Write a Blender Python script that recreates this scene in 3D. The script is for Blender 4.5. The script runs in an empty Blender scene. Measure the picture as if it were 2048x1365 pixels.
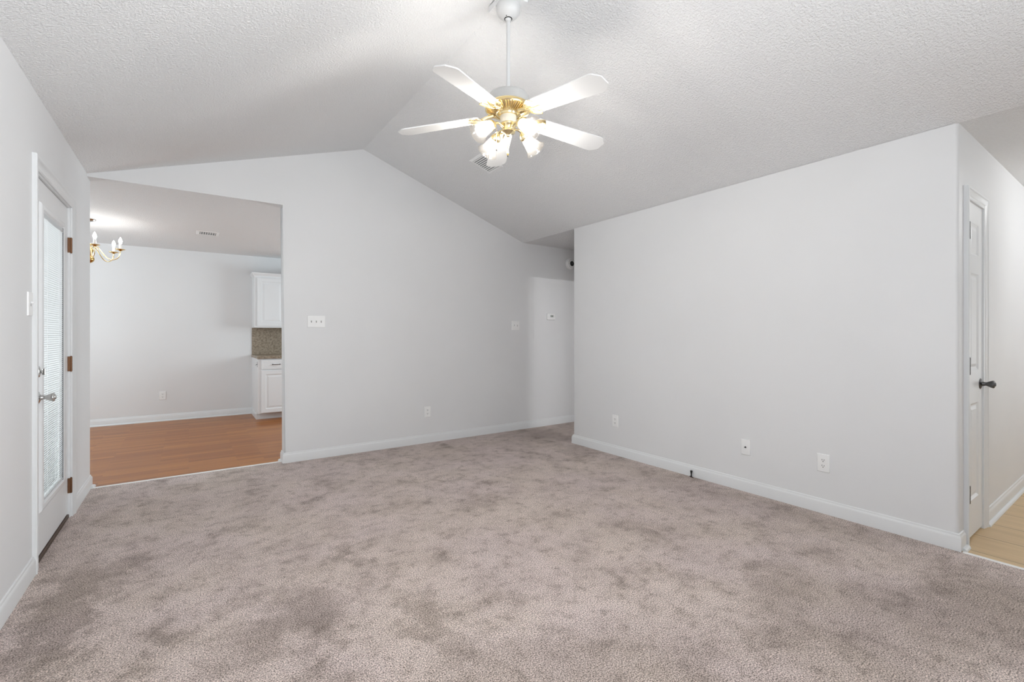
import bpy, bmesh, math, random
from mathutils import Vector, Matrix

random.seed(4)
S = bpy.context.scene
COL = S.collection
PI = math.pi
R = math.radians

# ------------------------------------------------------------------ camera
cam_d = bpy.data.cameras.new('camera')
cam = bpy.data.objects.new('camera', cam_d)
COL.objects.link(cam)
cam.location = (0, 0, 1.2276)
cam.rotation_euler = (R(90), 0, R(-34.9346))
cam_d.sensor_width = 36.0
cam_d.lens = 925.5 / 2048 * 36
cam_d.shift_y = -11.4 / 2048
cam_d.clip_start = 0.02
S.camera = cam

# ------------------------------------------------------------------ exposure, world, large lights
S.view_settings.view_transform = 'Standard'
S.view_settings.look = 'None'
S.view_settings.exposure = 0.35
S.view_settings.gamma = 1.0
S.view_settings.use_curve_mapping = False
W = bpy.data.worlds.new('daylight')
S.world = W
W.use_nodes = True
W.node_tree.nodes['Background'].inputs[0].default_value = (0.93, 0.97, 1.0, 1)
W.node_tree.nodes['Background'].inputs[1].default_value = 4.0


def area_light(name, loc, target, sx, sy, power, color=(1, 1, 1)):
    d = bpy.data.lights.new(name, 'AREA')
    d.shape = 'RECTANGLE'
    d.size, d.size_y = sx, sy
    d.energy = power
    d.color = color
    o = bpy.data.objects.new(name, d)
    COL.objects.link(o)
    o.location = loc
    o.rotation_euler = (Vector(target) - Vector(loc)).to_track_quat('-Z', 'Y').to_euler()
    return o


def point_light(name, loc, power, radius, color=(1, 1, 1)):
    d = bpy.data.lights.new(name, 'POINT')
    d.energy = power
    d.shadow_soft_size = radius
    d.color = color
    o = bpy.data.objects.new(name, d)
    COL.objects.link(o)
    o.location = loc
    return o


# added area lights standing in for unseen windows; no openings are modelled
w1 = area_light('rear_fill', (0.45, -1.50, 1.35), (0.55, 2.2, 3.3), 1.8, 1.7, 19, (0.91, 0.963, 1))
w1.data.spread = R(130)
w2 = area_light('rear_fill', (3.25, -1.42, 1.40), (-0.65, 1.4, 2.35), 1.2, 1.9, 38, (0.91, 0.963, 1))
w2.data.spread = R(90)
area_light('dining_fill', (-2.70, 6.7, 1.45), (0.5, 6.7, 2.3), 1.8, 1.4, 36, (0.84, 0.95, 1))
area_light('kitchen_fill', (3.45, 6.3, 1.5), (-5, 6.3, 1.4), 1.2, 1.0, 34, (0.84, 0.95, 1))
area_light('entry_fill', (7.65, -1.0, 1.3), (4.2, 0.0, 3.2), 0.9, 1.8, 10, (0.93, 0.97, 1))
# the flush ceiling lamp of the entry, out of frame round the corner
point_light('entry_ceiling_lamp', (5.35, -0.40, 2.26), 21, 0.09, (0.97, 0.99, 1))
# added, unseen: flash-like fill aimed up and forward to brighten the vault
area_light('flash_fill', (0.35, -0.55, 1.40), (1.5, 1.9, 3.0), 0.5, 0.5, 20, (0.95, 0.98, 1))
# a two-bulb lamp in the bedroom across the hall, seen only by its light on the hall wall
point_light('bedroom_bulb', (4.30, 1.50, 2.09), 20, 0.012)
point_light('bedroom_bulb', (4.06, 1.50, 2.09), 20, 0.012)

# ------------------------------------------------------------------ room numbers (metres)
XL, XR, YB, YE, YH = -0.656, 3.592, 4.892, 0.704, 3.921
YB2 = 5.03
XO = 0.750
YD = 8.334
ZL, ZR, ZF, ZD = 2.500, 3.1875, 2.440, 2.478
RX = 1.509
XC = 3.600
YREAR = -1.6
XE = 7.8
XDL, XDR = -2.8, 3.6


# ------------------------------------------------------------------ materials
def mat(name):
    m = bpy.data.materials.new(name)
    m.use_nodes = True
    nt = m.node_tree
    return m, nt, nt.nodes['Principled BSDF']


def N(nt, kind, **kw):
    n = nt.nodes.new(kind)
    for k, v in kw.items():
        if k in n.inputs:
            n.inputs[k].default_value = v
        else:
            setattr(n, k, v)
    return n


def L(nt, a, ao, b, bi):
    nt.links.new(a.outputs[ao], b.inputs[bi])


def coords(nt, scale=(1, 1, 1)):
    g = N(nt, 'ShaderNodeNewGeometry')
    m = N(nt, 'ShaderNodeMapping')
    m.inputs['Scale'].default_value = scale
    L(nt, g, 'Position', m, 'Vector')
    return m


def ramp(nt, stops):
    r = N(nt, 'ShaderNodeValToRGB')
    e = r.color_ramp.elements
    while len(e) < len(stops):
        e.new(0.5)
    for i, (p, c) in enumerate(stops):
        e[i].position = p
        e[i].color = c if len(c) == 4 else (*c, 1)
    return r


def simple(name, color, rough=0.5, metal=0.0, spec=0.5, noise=0.0, nscale=40):
    m, nt, b = mat(name)
    b.inputs['Base Color'].default_value = (*color, 1)
    b.inputs['Roughness'].default_value = rough
    b.inputs['Metallic'].default_value = metal
    b.inputs['Specular IOR Level'].default_value = spec
    if noise:
        c = coords(nt)
        n = N(nt, 'ShaderNodeTexNoise')
        n.inputs['Scale'].default_value = nscale
        L(nt, c, 'Vector', n, 'Vector')
        bp = N(nt, 'ShaderNodeBump')
        bp.inputs['Strength'].default_value = noise
        bp.inputs['Distance'].default_value = 0.002
        L(nt, n, 'Fac', bp, 'Height')
        L(nt, bp, 'Normal', b, 'Normal')
    return m


def wall_paint(name, color):
    m, nt, b = mat(name)
    b.inputs['Roughness'].default_value = 0.5
    b.inputs['Specular IOR Level'].default_value = 0.28
    c = coords(nt)
    # faint roller unevenness
    n2 = N(nt, 'ShaderNodeTexNoise')
    n2.inputs['Scale'].default_value = 1.3
    n2.inputs['Detail'].default_value = 3
    L(nt, c, 'Vector', n2, 'Vector')
    lo = tuple(x * 0.97 for x in color)
    r = ramp(nt, [(0.3, lo), (0.7, color)])
    L(nt, n2, 'Fac', r, 'Fac')
    L(nt, r, 'Color', b, 'Base Color')
    n = N(nt, 'ShaderNodeTexNoise')
    n.inputs['Scale'].default_value = 170
    n.inputs['Detail'].default_value = 2
    L(nt, c, 'Vector', n, 'Vector')
    bp = N(nt, 'ShaderNodeBump')
    bp.inputs['Strength'].default_value = 0.16
    bp.inputs['Distance'].default_value = 0.0012
    L(nt, n, 'Fac', bp, 'Height')
    L(nt, bp, 'Normal', b, 'Normal')
    return m


def popcorn(name, color):
    m, nt, b = mat(name)
    b.inputs['Roughness'].default_value = 0.95
    b.inputs['Specular IOR Level'].default_value = 0.1
    b.inputs['Base Color'].default_value = (*color, 1)
    c = coords(nt)
    n = N(nt, 'ShaderNodeTexNoise')
    n.inputs['Scale'].default_value = 92
    n.inputs['Detail'].default_value = 3
    n.inputs['Roughness'].default_value = 0.6
    L(nt, c, 'Vector', n, 'Vector')
    r = ramp(nt, [(0.38, (0, 0, 0)), (0.68, (1, 1, 1))])
    L(nt, n, 'Fac', r, 'Fac')
    bp = N(nt, 'ShaderNodeBump')
    bp.inputs['Strength'].default_value = 0.8
    bp.inputs['Distance'].default_value = 0.0046
    L(nt, r, 'Color', bp, 'Height')
    L(nt, bp, 'Normal', b, 'Normal')
    return m


def carpet_mat():
    m, nt, b = mat('cut_pile_carpet')
    b.inputs['Roughness'].default_value = 1.0
    b.inputs['Specular IOR Level'].default_value = 0.05
    b.inputs['Sheen Weight'].default_value = 0.15
    b.inputs['Sheen Roughness'].default_value = 0.6
    c = coords(nt)
    # pile swept one way or the other: blotches with soft ragged borders
    n1 = N(nt, 'ShaderNodeTexNoise')
    n1.inputs['Scale'].default_value = 3.6
    n1.inputs['Detail'].default_value = 7
    n1.inputs['Roughness'].default_value = 0.68
    n1.inputs['Distortion'].default_value = 0.15
    L(nt, c, 'Vector', n1, 'Vector')
    n3 = N(nt, 'ShaderNodeTexNoise')
    n3.inputs['Scale'].default_value = 13
    n3.inputs['Detail'].default_value = 4
    n3.inputs['Roughness'].default_value = 0.7
    L(nt, c, 'Vector', n3, 'Vector')
    r1 = ramp(nt, [(0.30, (0.3, 0.3, 0.3)), (0.44, (0.82, 0.82, 0.82)), (0.58, (1, 1, 1))])
    L(nt, n1, 'Fac', r1, 'Fac')
    r3 = ramp(nt, [(0.30, (0.45, 0.45, 0.45)), (0.46, (0.92, 0.92, 0.92)), (0.62, (1, 1, 1))])
    L(nt, n3, 'Fac', r3, 'Fac')
    mul = N(nt, 'ShaderNodeMath', operation='MULTIPLY')
    L(nt, r1, 'Color', mul, 0)
    L(nt, r3, 'Color', mul, 1)
    last = mul
    # trodden patches at known spots, plus broad shade painted near the camera
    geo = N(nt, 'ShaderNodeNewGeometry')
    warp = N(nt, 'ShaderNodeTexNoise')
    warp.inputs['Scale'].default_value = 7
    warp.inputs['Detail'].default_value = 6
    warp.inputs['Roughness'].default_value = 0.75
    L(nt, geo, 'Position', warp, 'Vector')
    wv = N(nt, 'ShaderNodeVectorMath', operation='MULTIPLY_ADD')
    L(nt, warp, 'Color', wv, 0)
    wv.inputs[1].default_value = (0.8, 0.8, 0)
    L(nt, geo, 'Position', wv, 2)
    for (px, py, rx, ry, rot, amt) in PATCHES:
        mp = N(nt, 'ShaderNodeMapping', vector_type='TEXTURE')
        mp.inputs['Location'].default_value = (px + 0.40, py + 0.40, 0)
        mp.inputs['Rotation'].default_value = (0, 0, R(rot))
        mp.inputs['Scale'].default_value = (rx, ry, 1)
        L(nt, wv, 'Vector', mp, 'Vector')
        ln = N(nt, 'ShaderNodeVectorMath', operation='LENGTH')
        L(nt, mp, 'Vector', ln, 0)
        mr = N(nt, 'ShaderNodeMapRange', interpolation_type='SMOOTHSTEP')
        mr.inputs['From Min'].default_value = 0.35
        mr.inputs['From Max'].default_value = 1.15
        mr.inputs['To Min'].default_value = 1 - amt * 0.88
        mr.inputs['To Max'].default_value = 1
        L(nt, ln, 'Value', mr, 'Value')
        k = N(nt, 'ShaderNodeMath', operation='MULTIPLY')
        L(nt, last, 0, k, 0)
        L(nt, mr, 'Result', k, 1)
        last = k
    # tuft speckle
    n2 = N(nt, 'ShaderNodeTexNoise')
    n2.inputs['Scale'].default_value = 185
    n2.inputs['Detail'].default_value = 3
    n2.inputs['Roughness'].default_value = 0.75
    L(nt, c, 'Vector', n2, 'Vector')
    r2 = ramp(nt, [(0.38, (0.22, 0.195, 0.18)), (0.50, (0.96, 0.96, 0.96)), (0.60, (1.5, 1.5, 1.5))])
    L(nt, n2, 'Fac', r2, 'Fac')
    colr = ramp(nt, [(0.0, (0.19, 0.148, 0.126)), (0.55, (0.44, 0.368, 0.332)), (1.0, (0.685, 0.590, 0.553))])
    brk = N(nt, 'ShaderNodeMath', operation='MULTIPLY_ADD')
    L(nt, n2, 'Fac', brk, 0)
    brk.inputs[1].default_value = 0.7
    brk.inputs[2].default_value = -0.35
    sm = N(nt, 'ShaderNodeMath', operation='ADD')
    L(nt, last, 0, sm, 0)
    L(nt, brk, 0, sm, 1)
    L(nt, sm, 0, colr, 'Fac')
    # warm and cool yarn drift
    n4 = N(nt, 'ShaderNodeTexNoise')
    n4.inputs['Scale'].default_value = 1.7
    n4.inputs['Detail'].default_value = 3
    L(nt, c, 'Vector', n4, 'Vector')
    r4 = ramp(nt, [(0.38, (1.0, 0.975, 0.985)), (0.62, (1.0, 0.98, 0.945))])
    L(nt, n4, 'Fac', r4, 'Fac')
    mx0 = N(nt, 'ShaderNodeMix', data_type='RGBA', blend_type='MULTIPLY')
    mx0.inputs[0].default_value = 1
    L(nt, colr, 'Color', mx0, 6)
    L(nt, r4, 'Color', mx0, 7)
    mx = N(nt, 'ShaderNodeMix', data_type='RGBA', blend_type='MULTIPLY')
    mx.inputs[0].default_value = 1
    L(nt, mx0, 2, mx, 6)
    L(nt, r2, 'Color', mx, 7)
    L(nt, mx, 2, b, 'Base Color')
    bp = N(nt, 'ShaderNodeBump')
    bp.inputs['Strength'].default_value = 0.7
    bp.inputs['Distance'].default_value = 0.006
    L(nt, n2, 'Fac', bp, 'Height')
    L(nt, bp, 'Normal', b, 'Normal')
    return m


def wood_floor():
    m, nt, b = mat('laminate_wood')
    b.inputs['Roughness'].default_value = 0.3
    b.inputs['Specular IOR Level'].default_value = 0.25
    c = coords(nt)
    br = N(nt, 'ShaderNodeTexBrick')
    br.offset = 0.37
    br.inputs['Scale'].default_value = 1
    br.inputs['Brick Width'].default_value = 0.62
    br.inputs['Row Height'].default_value = 0.066
    br.inputs['Mortar Size'].default_value = 0.0006
    br.inputs['Bias'].default_value = 0.0
    br.inputs['Color1'].default_value = (0.30, 0.092, 0.012, 1)
    br.inputs['Color2'].default_value = (0.44, 0.165, 0.030, 1)
    br.inputs['Mortar'].default_value = (0.24, 0.09, 0.042, 1)
    L(nt, c, 'Vector', br, 'Vector')
    c2 = coords(nt, (1.6, 34, 1))
    n = N(nt, 'ShaderNodeTexNoise')
    n.inputs['Scale'].default_value = 1.6
    n.inputs['Detail'].default_value = 6
    n.inputs['Roughness'].default_value = 0.6
    L(nt, c2, 'Vector', n, 'Vector')
    r = ramp(nt, [(0.3, (0.80, 0.76, 0.72)), (0.7, (1.10, 1.10, 1.10))])
    L(nt, n, 'Fac', r, 'Fac')
    mx = N(nt, 'ShaderNodeMix', data_type='RGBA', blend_type='MULTIPLY')
    mx.inputs[0].default_value = 1
    L(nt, br, 'Color', mx, 6)
    L(nt, r, 'Color', mx, 7)
    L(nt, mx, 2, b, 'Base Color')
    return m


def plank_tile():
    m, nt, b = mat('tan_plank_tile')
    b.inputs['Roughness'].default_value = 0.4
    c = coords(nt)
    mp = N(nt, 'ShaderNodeMapping')
    mp.inputs['Rotation'].default_value = (0, 0, R(90))
    mp.inputs['Location'].default_value = (0.4545, 3.675 - 0.3107 * 12, 0)
    L(nt, c, 'Vector', mp, 'Vector')
    br = N(nt, 'ShaderNodeTexBrick')
    br.offset = 0.5
    br.inputs['Scale'].default_value = 1
    br.inputs['Brick Width'].default_value = 1.24
    br.inputs['Row Height'].default_value = 0.3107
    br.inputs['Mortar Size'].default_value = 0.0028
    br.inputs['Mortar Smooth'].default_value = 0.2
    br.inputs['Color1'].default_value = (0.60, 0.43, 0.24, 1)
    br.inputs['Color2'].default_value = (0.66, 0.49, 0.29, 1)
    br.inputs['Mortar'].default_value = (0.16, 0.10, 0.055, 1)
    # swap so that rows run across X
    sx = N(nt, 'ShaderNodeSeparateXYZ')
    g = N(nt, 'ShaderNodeNewGeometry')
    L(nt, g, 'Position', sx, 'Vector')
    ax = N(nt, 'ShaderNodeMath', operation='ADD')
    ax.inputs[1].default_value = -0.454 + 1.24 * 4
    L(nt, sx, 'Y', ax, 0)
    ay = N(nt, 'ShaderNodeMath', operation='ADD')
    ay.inputs[1].default_value = -3.675 + 0.3107 * 11
    L(nt, sx, 'X', ay, 0)
    cx = N(nt, 'ShaderNodeCombineXYZ')
    L(nt, ax, 0, cx, 'X')
    L(nt, ay, 0, cx, 'Y')
    L(nt, cx, 'Vector', br, 'Vector')
    c2 = coords(nt, (22, 2, 1))
    n = N(nt, 'ShaderNodeTexNoise')
    n.inputs['Scale'].default_value = 1.4
    n.inputs['Detail'].default_value = 5
    L(nt, c2, 'Vector', n, 'Vector')
    r = ramp(nt, [(0.3, (0.88, 0.86, 0.84)), (0.7, (1.06, 1.06, 1.06))])
    L(nt, n, 'Fac', r, 'Fac')
    mx = N(nt, 'ShaderNodeMix', data_type='RGBA', blend_type='MULTIPLY')
    mx.inputs[0].default_value = 1
    L(nt, br, 'Color', mx, 6)
    L(nt, r, 'Color', mx, 7)
    L(nt, mx, 2, b, 'Base Color')
    return m


def laminate_stone():
    m, nt, b = mat('mottled_taupe_laminate')
    b.inputs['Roughness'].default_value = 0.4
    c = coords(nt)
    n = N(nt, 'ShaderNodeTexNoise')
    n.inputs['Scale'].default_value = 34
    n.inputs['Detail'].default_value = 6
    n.inputs['Roughness'].default_value = 0.7
    L(nt, c, 'Vector', n, 'Vector')
    r = ramp(nt, [(0.30, (0.125, 0.092, 0.060)), (0.48, (0.27, 0.215, 0.155)), (0.60, (0.37, 0.31, 0.235)), (0.72, (0.22, 0.17, 0.115))])
    L(nt, n, 'Fac', r, 'Fac')
    L(nt, r, 'Color', b, 'Base Color')
    return m


def emitter(name, color, strength):
    m = bpy.data.materials.new(name)
    m.use_nodes = True
    nt = m.node_tree
    nt.nodes.remove(nt.nodes['Principled BSDF'])
    e = N(nt, 'ShaderNodeEmission')
    e.inputs['Color'].default_value = (*color, 1)
    e.inputs['Strength'].default_value = strength
    L(nt, e, 'Emission', nt.nodes['Material Output'], 'Surface')
    return m


def frosted_glass():
    m = bpy.data.materials.new('frosted_glass')
    m.use_nodes = True
    nt = m.node_tree
    nt.nodes.remove(nt.nodes['Principled BSDF'])
    t = N(nt, 'ShaderNodeBsdfTranslucent')
    t.inputs['Color'].default_value = (0.92, 0.86, 0.79, 1)
    tr = N(nt, 'ShaderNodeBsdfTransparent')
    tr.inputs['Color'].default_value = (0.96, 0.94, 0.91, 1)
    d = N(nt, 'ShaderNodeBsdfDiffuse')
    d.inputs['Color'].default_value = (0.86, 0.81, 0.76, 1)
    g = N(nt, 'ShaderNodeBsdfGlossy')
    g.inputs['Roughness'].default_value = 0.15
    m1 = N(nt, 'ShaderNodeMixShader')
    m1.inputs[0].default_value = 0.3
    L(nt, t, 0, m1, 1)
    L(nt, d, 0, m1, 2)
    m2 = N(nt, 'ShaderNodeMixShader')
    m2.inputs[0].default_value = 0.984
    L(nt, m1, 0, m2, 1)
    L(nt, tr, 0, m2, 2)
    m3 = N(nt, 'ShaderNodeMixShader')
    m3.inputs[0].default_value = 0.06
    L(nt, m2, 0, m3, 1)
    L(nt, g, 0, m3, 2)
    L(nt, m3, 0, nt.nodes['Material Output'], 'Surface')
    return m


def clear_glass():
    m = bpy.data.materials.new('clear_glass')
    m.use_nodes = True
    nt = m.node_tree
    nt.nodes.remove(nt.nodes['Principled BSDF'])
    tr = N(nt, 'ShaderNodeBsdfTransparent')
    tr.inputs['Color'].default_value = (0.95, 0.97, 0.96, 1)
    g = N(nt, 'ShaderNodeBsdfGlossy')
    g.inputs['Roughness'].default_value = 0.02
    fr = N(nt, 'ShaderNodeFresnel')
    fr.inputs['IOR'].default_value = 1.35
    mx = N(nt, 'ShaderNodeMixShader')
    L(nt, fr, 0, mx, 0)
    L(nt, tr, 0, mx, 1)
    L(nt, g, 0, mx, 2)
    L(nt, mx, 0, nt.nodes['Material Output'], 'Surface')
    return m


def blind_mat():
    m = bpy.data.materials.new('vinyl_blind')
    m.use_nodes = True
    nt = m.node_tree
    b = nt.nodes['Principled BSDF']
    b.inputs['Base Color'].default_value = (0.80, 0.81, 0.82, 1)
    b.inputs['Roughness'].default_value = 0.45
    t = N(nt, 'ShaderNodeBsdfTranslucent')
    t.inputs['Color'].default_value = (0.55, 0.56, 0.57, 1)
    mx = N(nt, 'ShaderNodeMixShader')
    mx.inputs[0].default_value = 0.35
    L(nt, b, 0, mx, 1)
    L(nt, t, 0, mx, 2)
    L(nt, mx, 0, nt.nodes['Material Output'], 'Surface')
    return m


# (x, y, radius x, radius y, turn in degrees, how dark) of trodden carpet patches and painted near-camera shade
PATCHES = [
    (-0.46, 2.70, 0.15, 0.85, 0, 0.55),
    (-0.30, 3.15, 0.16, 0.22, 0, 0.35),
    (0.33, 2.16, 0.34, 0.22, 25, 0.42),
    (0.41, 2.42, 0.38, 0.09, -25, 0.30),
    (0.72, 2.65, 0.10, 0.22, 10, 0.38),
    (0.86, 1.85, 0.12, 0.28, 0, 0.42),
    (1.00, 1.10, 0.90, 0.50, 0, 0.32),  # this and the next three also paint in shade near the camera
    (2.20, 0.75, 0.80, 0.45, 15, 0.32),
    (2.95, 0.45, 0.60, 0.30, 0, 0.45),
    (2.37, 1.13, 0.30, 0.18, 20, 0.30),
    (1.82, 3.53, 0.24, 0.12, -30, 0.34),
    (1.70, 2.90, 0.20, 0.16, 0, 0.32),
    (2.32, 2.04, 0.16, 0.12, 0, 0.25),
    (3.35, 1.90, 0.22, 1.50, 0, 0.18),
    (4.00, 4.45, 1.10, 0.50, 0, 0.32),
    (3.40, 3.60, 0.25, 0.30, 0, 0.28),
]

WHITE = (0.80, 0.805, 0.81)
M = {}
M['wall'] = wall_paint('wall_paint', (0.80, 0.803, 0.81))
M['ceil'] = popcorn('popcorn_ceiling', (0.88, 0.883, 0.888))
M['trim'] = simple('trim_paint', (0.79, 0.801, 0.808), 0.32, spec=0.45)
M['door'] = simple('door_paint', (0.82, 0.83, 0.84), 0.34, spec=0.45)
M['cab'] = simple('cabinet_paint', (0.84, 0.85, 0.86), 0.35, spec=0.45)
M['plate'] = simple('plate_plastic', (0.90, 0.90, 0.895), 0.3)
M['dark'] = simple('dark_slot', (0.03, 0.03, 0.03), 0.6)
M['grey'] = simple('grey_recess', (0.16, 0.16, 0.165), 0.7)
M['slot'] = simple('switch_slot', (0.30, 0.30, 0.30), 0.6)
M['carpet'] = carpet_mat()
M['wood'] = wood_floor()
M['tile'] = plank_tile()
M['stone'] = laminate_stone()
M['strip'] = simple('threshold_strip', (0.86, 0.85, 0.83), 0.25, spec=0.6)
M['sill'] = simple('brown_sill', (0.075, 0.048, 0.032), 0.5)
M['chrome'] = simple('polished_nickel', (0.62, 0.62, 0.61), 0.16, 1.0)
M['pewter'] = simple('dark_nickel', (0.13, 0.13, 0.13), 0.36, 1.0)
M['bronze'] = simple('worn_bronze', (0.20, 0.105, 0.06), 0.45, 1.0, noise=0.4, nscale=200)
M['brass'] = simple('polished_brass', (0.90, 0.76, 0.46), 0.2, 1.0)
M['brassdk'] = simple('antique_brass', (0.74, 0.50, 0.18), 0.2, 1.0)
M['fanwhite'] = simple('fan_enamel', (0.66, 0.66, 0.66), 0.35)
M['motor'] = simple('pale_motor_enamel', (0.50, 0.495, 0.485), 0.3, spec=0.5)
M['blade'] = simple('blade_white', (0.74, 0.74, 0.735), 0.35)
M['cream'] = simple('cream_plastic', (0.80, 0.77, 0.70), 0.4)
M['shade'] = frosted_glass()
M['bulb'] = emitter('lit_bulb', (1.0, 0.997, 0.985), 215)
M['cbulb'] = emitter('lit_candle_bulb', (1.0, 0.99, 0.97), 45)
M['glass'] = clear_glass()
M['blind'] = blind_mat()
M['black'] = simple('black_rubber', (0.012, 0.012, 0.012), 0.45)
M['wire'] = simple('dark_red_wire', (0.05, 0.02, 0.018), 0.5)
M['lcd'] = simple('lcd_grey', (0.42, 0.45, 0.42), 0.2)


# ------------------------------------------------------------------ mesh helpers
def obj(name, bm, m, parent=None, smooth=False, loc=None, auto=None):
    bmesh.ops.remove_doubles(bm, verts=bm.verts, dist=1e-6)
    bmesh.ops.recalc_face_normals(bm, faces=bm.faces)
    me = bpy.data.meshes.new(name)
    bm.to_mesh(me)
    bm.free()
    ms = m if isinstance(m, (list, tuple)) else [m]
    for x in ms:
        me.materials.append(x)
    if smooth:
        for p in me.polygons:
            p.use_smooth = True
        me.set_sharp_from_angle(angle=R(auto or 38))
    o = bpy.data.objects.new(name, me)
    COL.objects.link(o)
    if parent:
        o.parent = parent
    if loc:
        o.location = loc
    return o


def tag(o, label, cat, group=None, kind=None):
    o['label'] = label
    o['category'] = cat
    if group:
        o['group'] = group
    if kind:
        o['kind'] = kind
    return o


def struct(o, label, cat):
    return tag(o, label, cat, kind='structure')


def thing(name, label, cat, loc=(0, 0, 0), rz=0, group=None, kind=None):
    o = bpy.data.objects.new(name, None)
    o.empty_display_size = 0.1
    COL.objects.link(o)
    o.location = loc
    o.rotation_euler = (0, 0, rz)
    return tag(o, label, cat, group, kind)


def box(bm, x0, x1, y0, y1, z0, z1, bev=0.0, seg=2, mi=0):
    r = bmesh.ops.create_cube(bm, size=1)
    vs = r['verts']
    for v in vs:
        v.co = Vector((x0 + (v.co.x + .5) * (x1 - x0), y0 + (v.co.y + .5) * (y1 - y0), z0 + (v.co.z + .5) * (z1 - z0)))
    fs = set(f for v in vs for f in v.link_faces)
    for f in fs:
        f.material_index = mi
    if bev:
        es = list(set(e for v in vs for e in v.link_edges))
        bmesh.ops.bevel(bm, geom=es, offset=bev, segments=seg, profile=0.5, affect='EDGES')
    return bm


def B(*a, **k):
    return box(bmesh.new(), *a, **k)


def lathe(bm, prof, seg=32, mtx=None, cap=True, close=False):
    """prof: (r, z) pairs; revolved about local Z, then moved by mtx"""
    mtx = mtx or Matrix.Identity(4)
    rings = []
    for (r, z) in prof:
        if r < 1e-6:
            rings.append([bm.verts.new(mtx @ Vector((0, 0, z)))])
        else:
            rings.append([bm.verts.new(mtx @ Vector((r * math.cos(2 * PI * i / seg), r * math.sin(2 * PI * i / seg), z))) for i in range(seg)])
    for a, b in zip(rings, rings[1:]):
        for i in range(seg):
            j = (i + 1) % seg
            if len(a) == 1 and len(b) == 1:
                continue
            if len(a) == 1:
                bm.faces.new((a[0], b[j], b[i]))
            elif len(b) == 1:
                bm.faces.new((a[i], a[j], b[0]))
            else:
                bm.faces.new((a[i], a[j], b[j], b[i]))
    if cap:
        for rg in (rings[0], rings[-1]):
            if len(rg) > 1:
                bm.faces.new(rg)
    return bm


def tube(bm, pts, rad, seg=10, cap=True):
    pts = [Vector(p) for p in pts]
    n = len(pts)
    rads = rad if isinstance(rad, (list, tuple)) else [rad] * n
    rings = []
    up = None
    for i, p in enumerate(pts):
        t = (pts[min(i + 1, n - 1)] - pts[max(i - 1, 0)]).normalized()
        if up is None:
            up = t.orthogonal().normalized()
        up = (up - t * up.dot(t)).normalized()
        s = t.cross(up)
        rings.append([bm.verts.new(p + (up * math.cos(2 * PI * k / seg) + s * math.sin(2 * PI * k / seg)) * rads[i]) for k in range(seg)])
    for a, b in zip(rings, rings[1:]):
        for k in range(seg):
            j = (k + 1) % seg
            bm.faces.new((a[k], a[j], b[j], b[k]))
    if cap:
        bm.faces.new(rings[0])
        bm.faces.new(rings[-1])
    return bm


def curve_pts(ctrl, n=20):
    """Catmull-Rom through control points"""
    c = [Vector(p) for p in ctrl]
    c = [c[0] * 2 - c[1]] + c + [c[-1] * 2 - c[-2]]
    out = []
    segs = len(c) - 3
    for s in range(segs):
        p0, p1, p2, p3 = c[s:s + 4]
        m = max(2, n // segs)
        for i in range(m + (1 if s == segs - 1 else 0)):
            t = i / m
            out.append(0.5 * ((2 * p1) + (p2 - p0) * t + (2 * p0 - 5 * p1 + 4 * p2 - p3) * t * t + (3 * p1 - p0 - 3 * p2 + p3) * t ** 3))
    return out


def prism(bm, poly, place, d0, d1):
    """poly of (u, w); place(u, w, d) -> point; extruded from d0 to d1"""
    a = [bm.verts.new(place(u, w, d0)) for u, w in poly]
    b = [bm.verts.new(place(u, w, d1)) for u, w in poly]
    bm.faces.new(a)
    bm.faces.new(b[::-1])
    for i in range(len(poly)):
        j = (i + 1) % len(poly)
        bm.faces.new((a[i], b[i], b[j], a[j]))
    return bm


def sweep(bm, path, prof):
    """path of (x, y), open; prof of (out, z); out is to the right of travel"""
    P = [Vector((x, y)) for x, y in path]
    n = len(P)
    rows = []
    for i in range(n):
        def nrm(a, b):
            t = (b - a).normalized()
            return Vector((t.y, -t.x))
        if i == 0:
            o = nrm(P[0], P[1])
        elif i == n - 1:
            o = nrm(P[-2], P[-1])
        else:
            n1, n2 = nrm(P[i - 1], P[i]), nrm(P[i], P[i + 1])
            o = (n1 + n2) / (1 + n1.dot(n2))
        rows.append([bm.verts.new((P[i].x + o.x * u, P[i].y + o.y * u, z)) for u, z in prof])
    m = len(prof)
    for a, b in zip(rows, rows[1:]):
        for k in range(m):
            j = (k + 1) % m
            bm.faces.new((a[k], a[j], b[j], b[k]))
    bm.faces.new(rows[0])
    bm.faces.new(rows[-1])
    return bm


def frame_sweep(bm, u0, u1, w0, w1, prof, place, bottom=False):
    """moulding round an opening u0..u1, w0..w1; prof of (away from opening, proud)"""
    rows = []
    cs = [(u0, w0, -1, 0), (u0, w1, -1, 1), (u1, w1, 1, 1), (u1, w0, 1, 0)]
    if bottom:
        cs = [(u0, w0, -1, -1), (u0, w1, -1, 1), (u1, w1, 1, 1), (u1, w0, 1, -1)]
    for (u, w, su, sw) in cs:
        rows.append([bm.verts.new(place(u + su * a, w + sw * a, d)) for a, d in prof])
    m = len(prof)
    pairs = list(zip(rows, rows[1:])) + ([(rows[-1], rows[0])] if bottom else [])
    for a, b in pairs:
        for k in range(m):
            j = (k + 1) % m
            bm.faces.new((a[k], a[j], b[j], b[k]))
    if not bottom:
        bm.faces.new(rows[0])
        bm.faces.new(rows[-1])
    return bm


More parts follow.
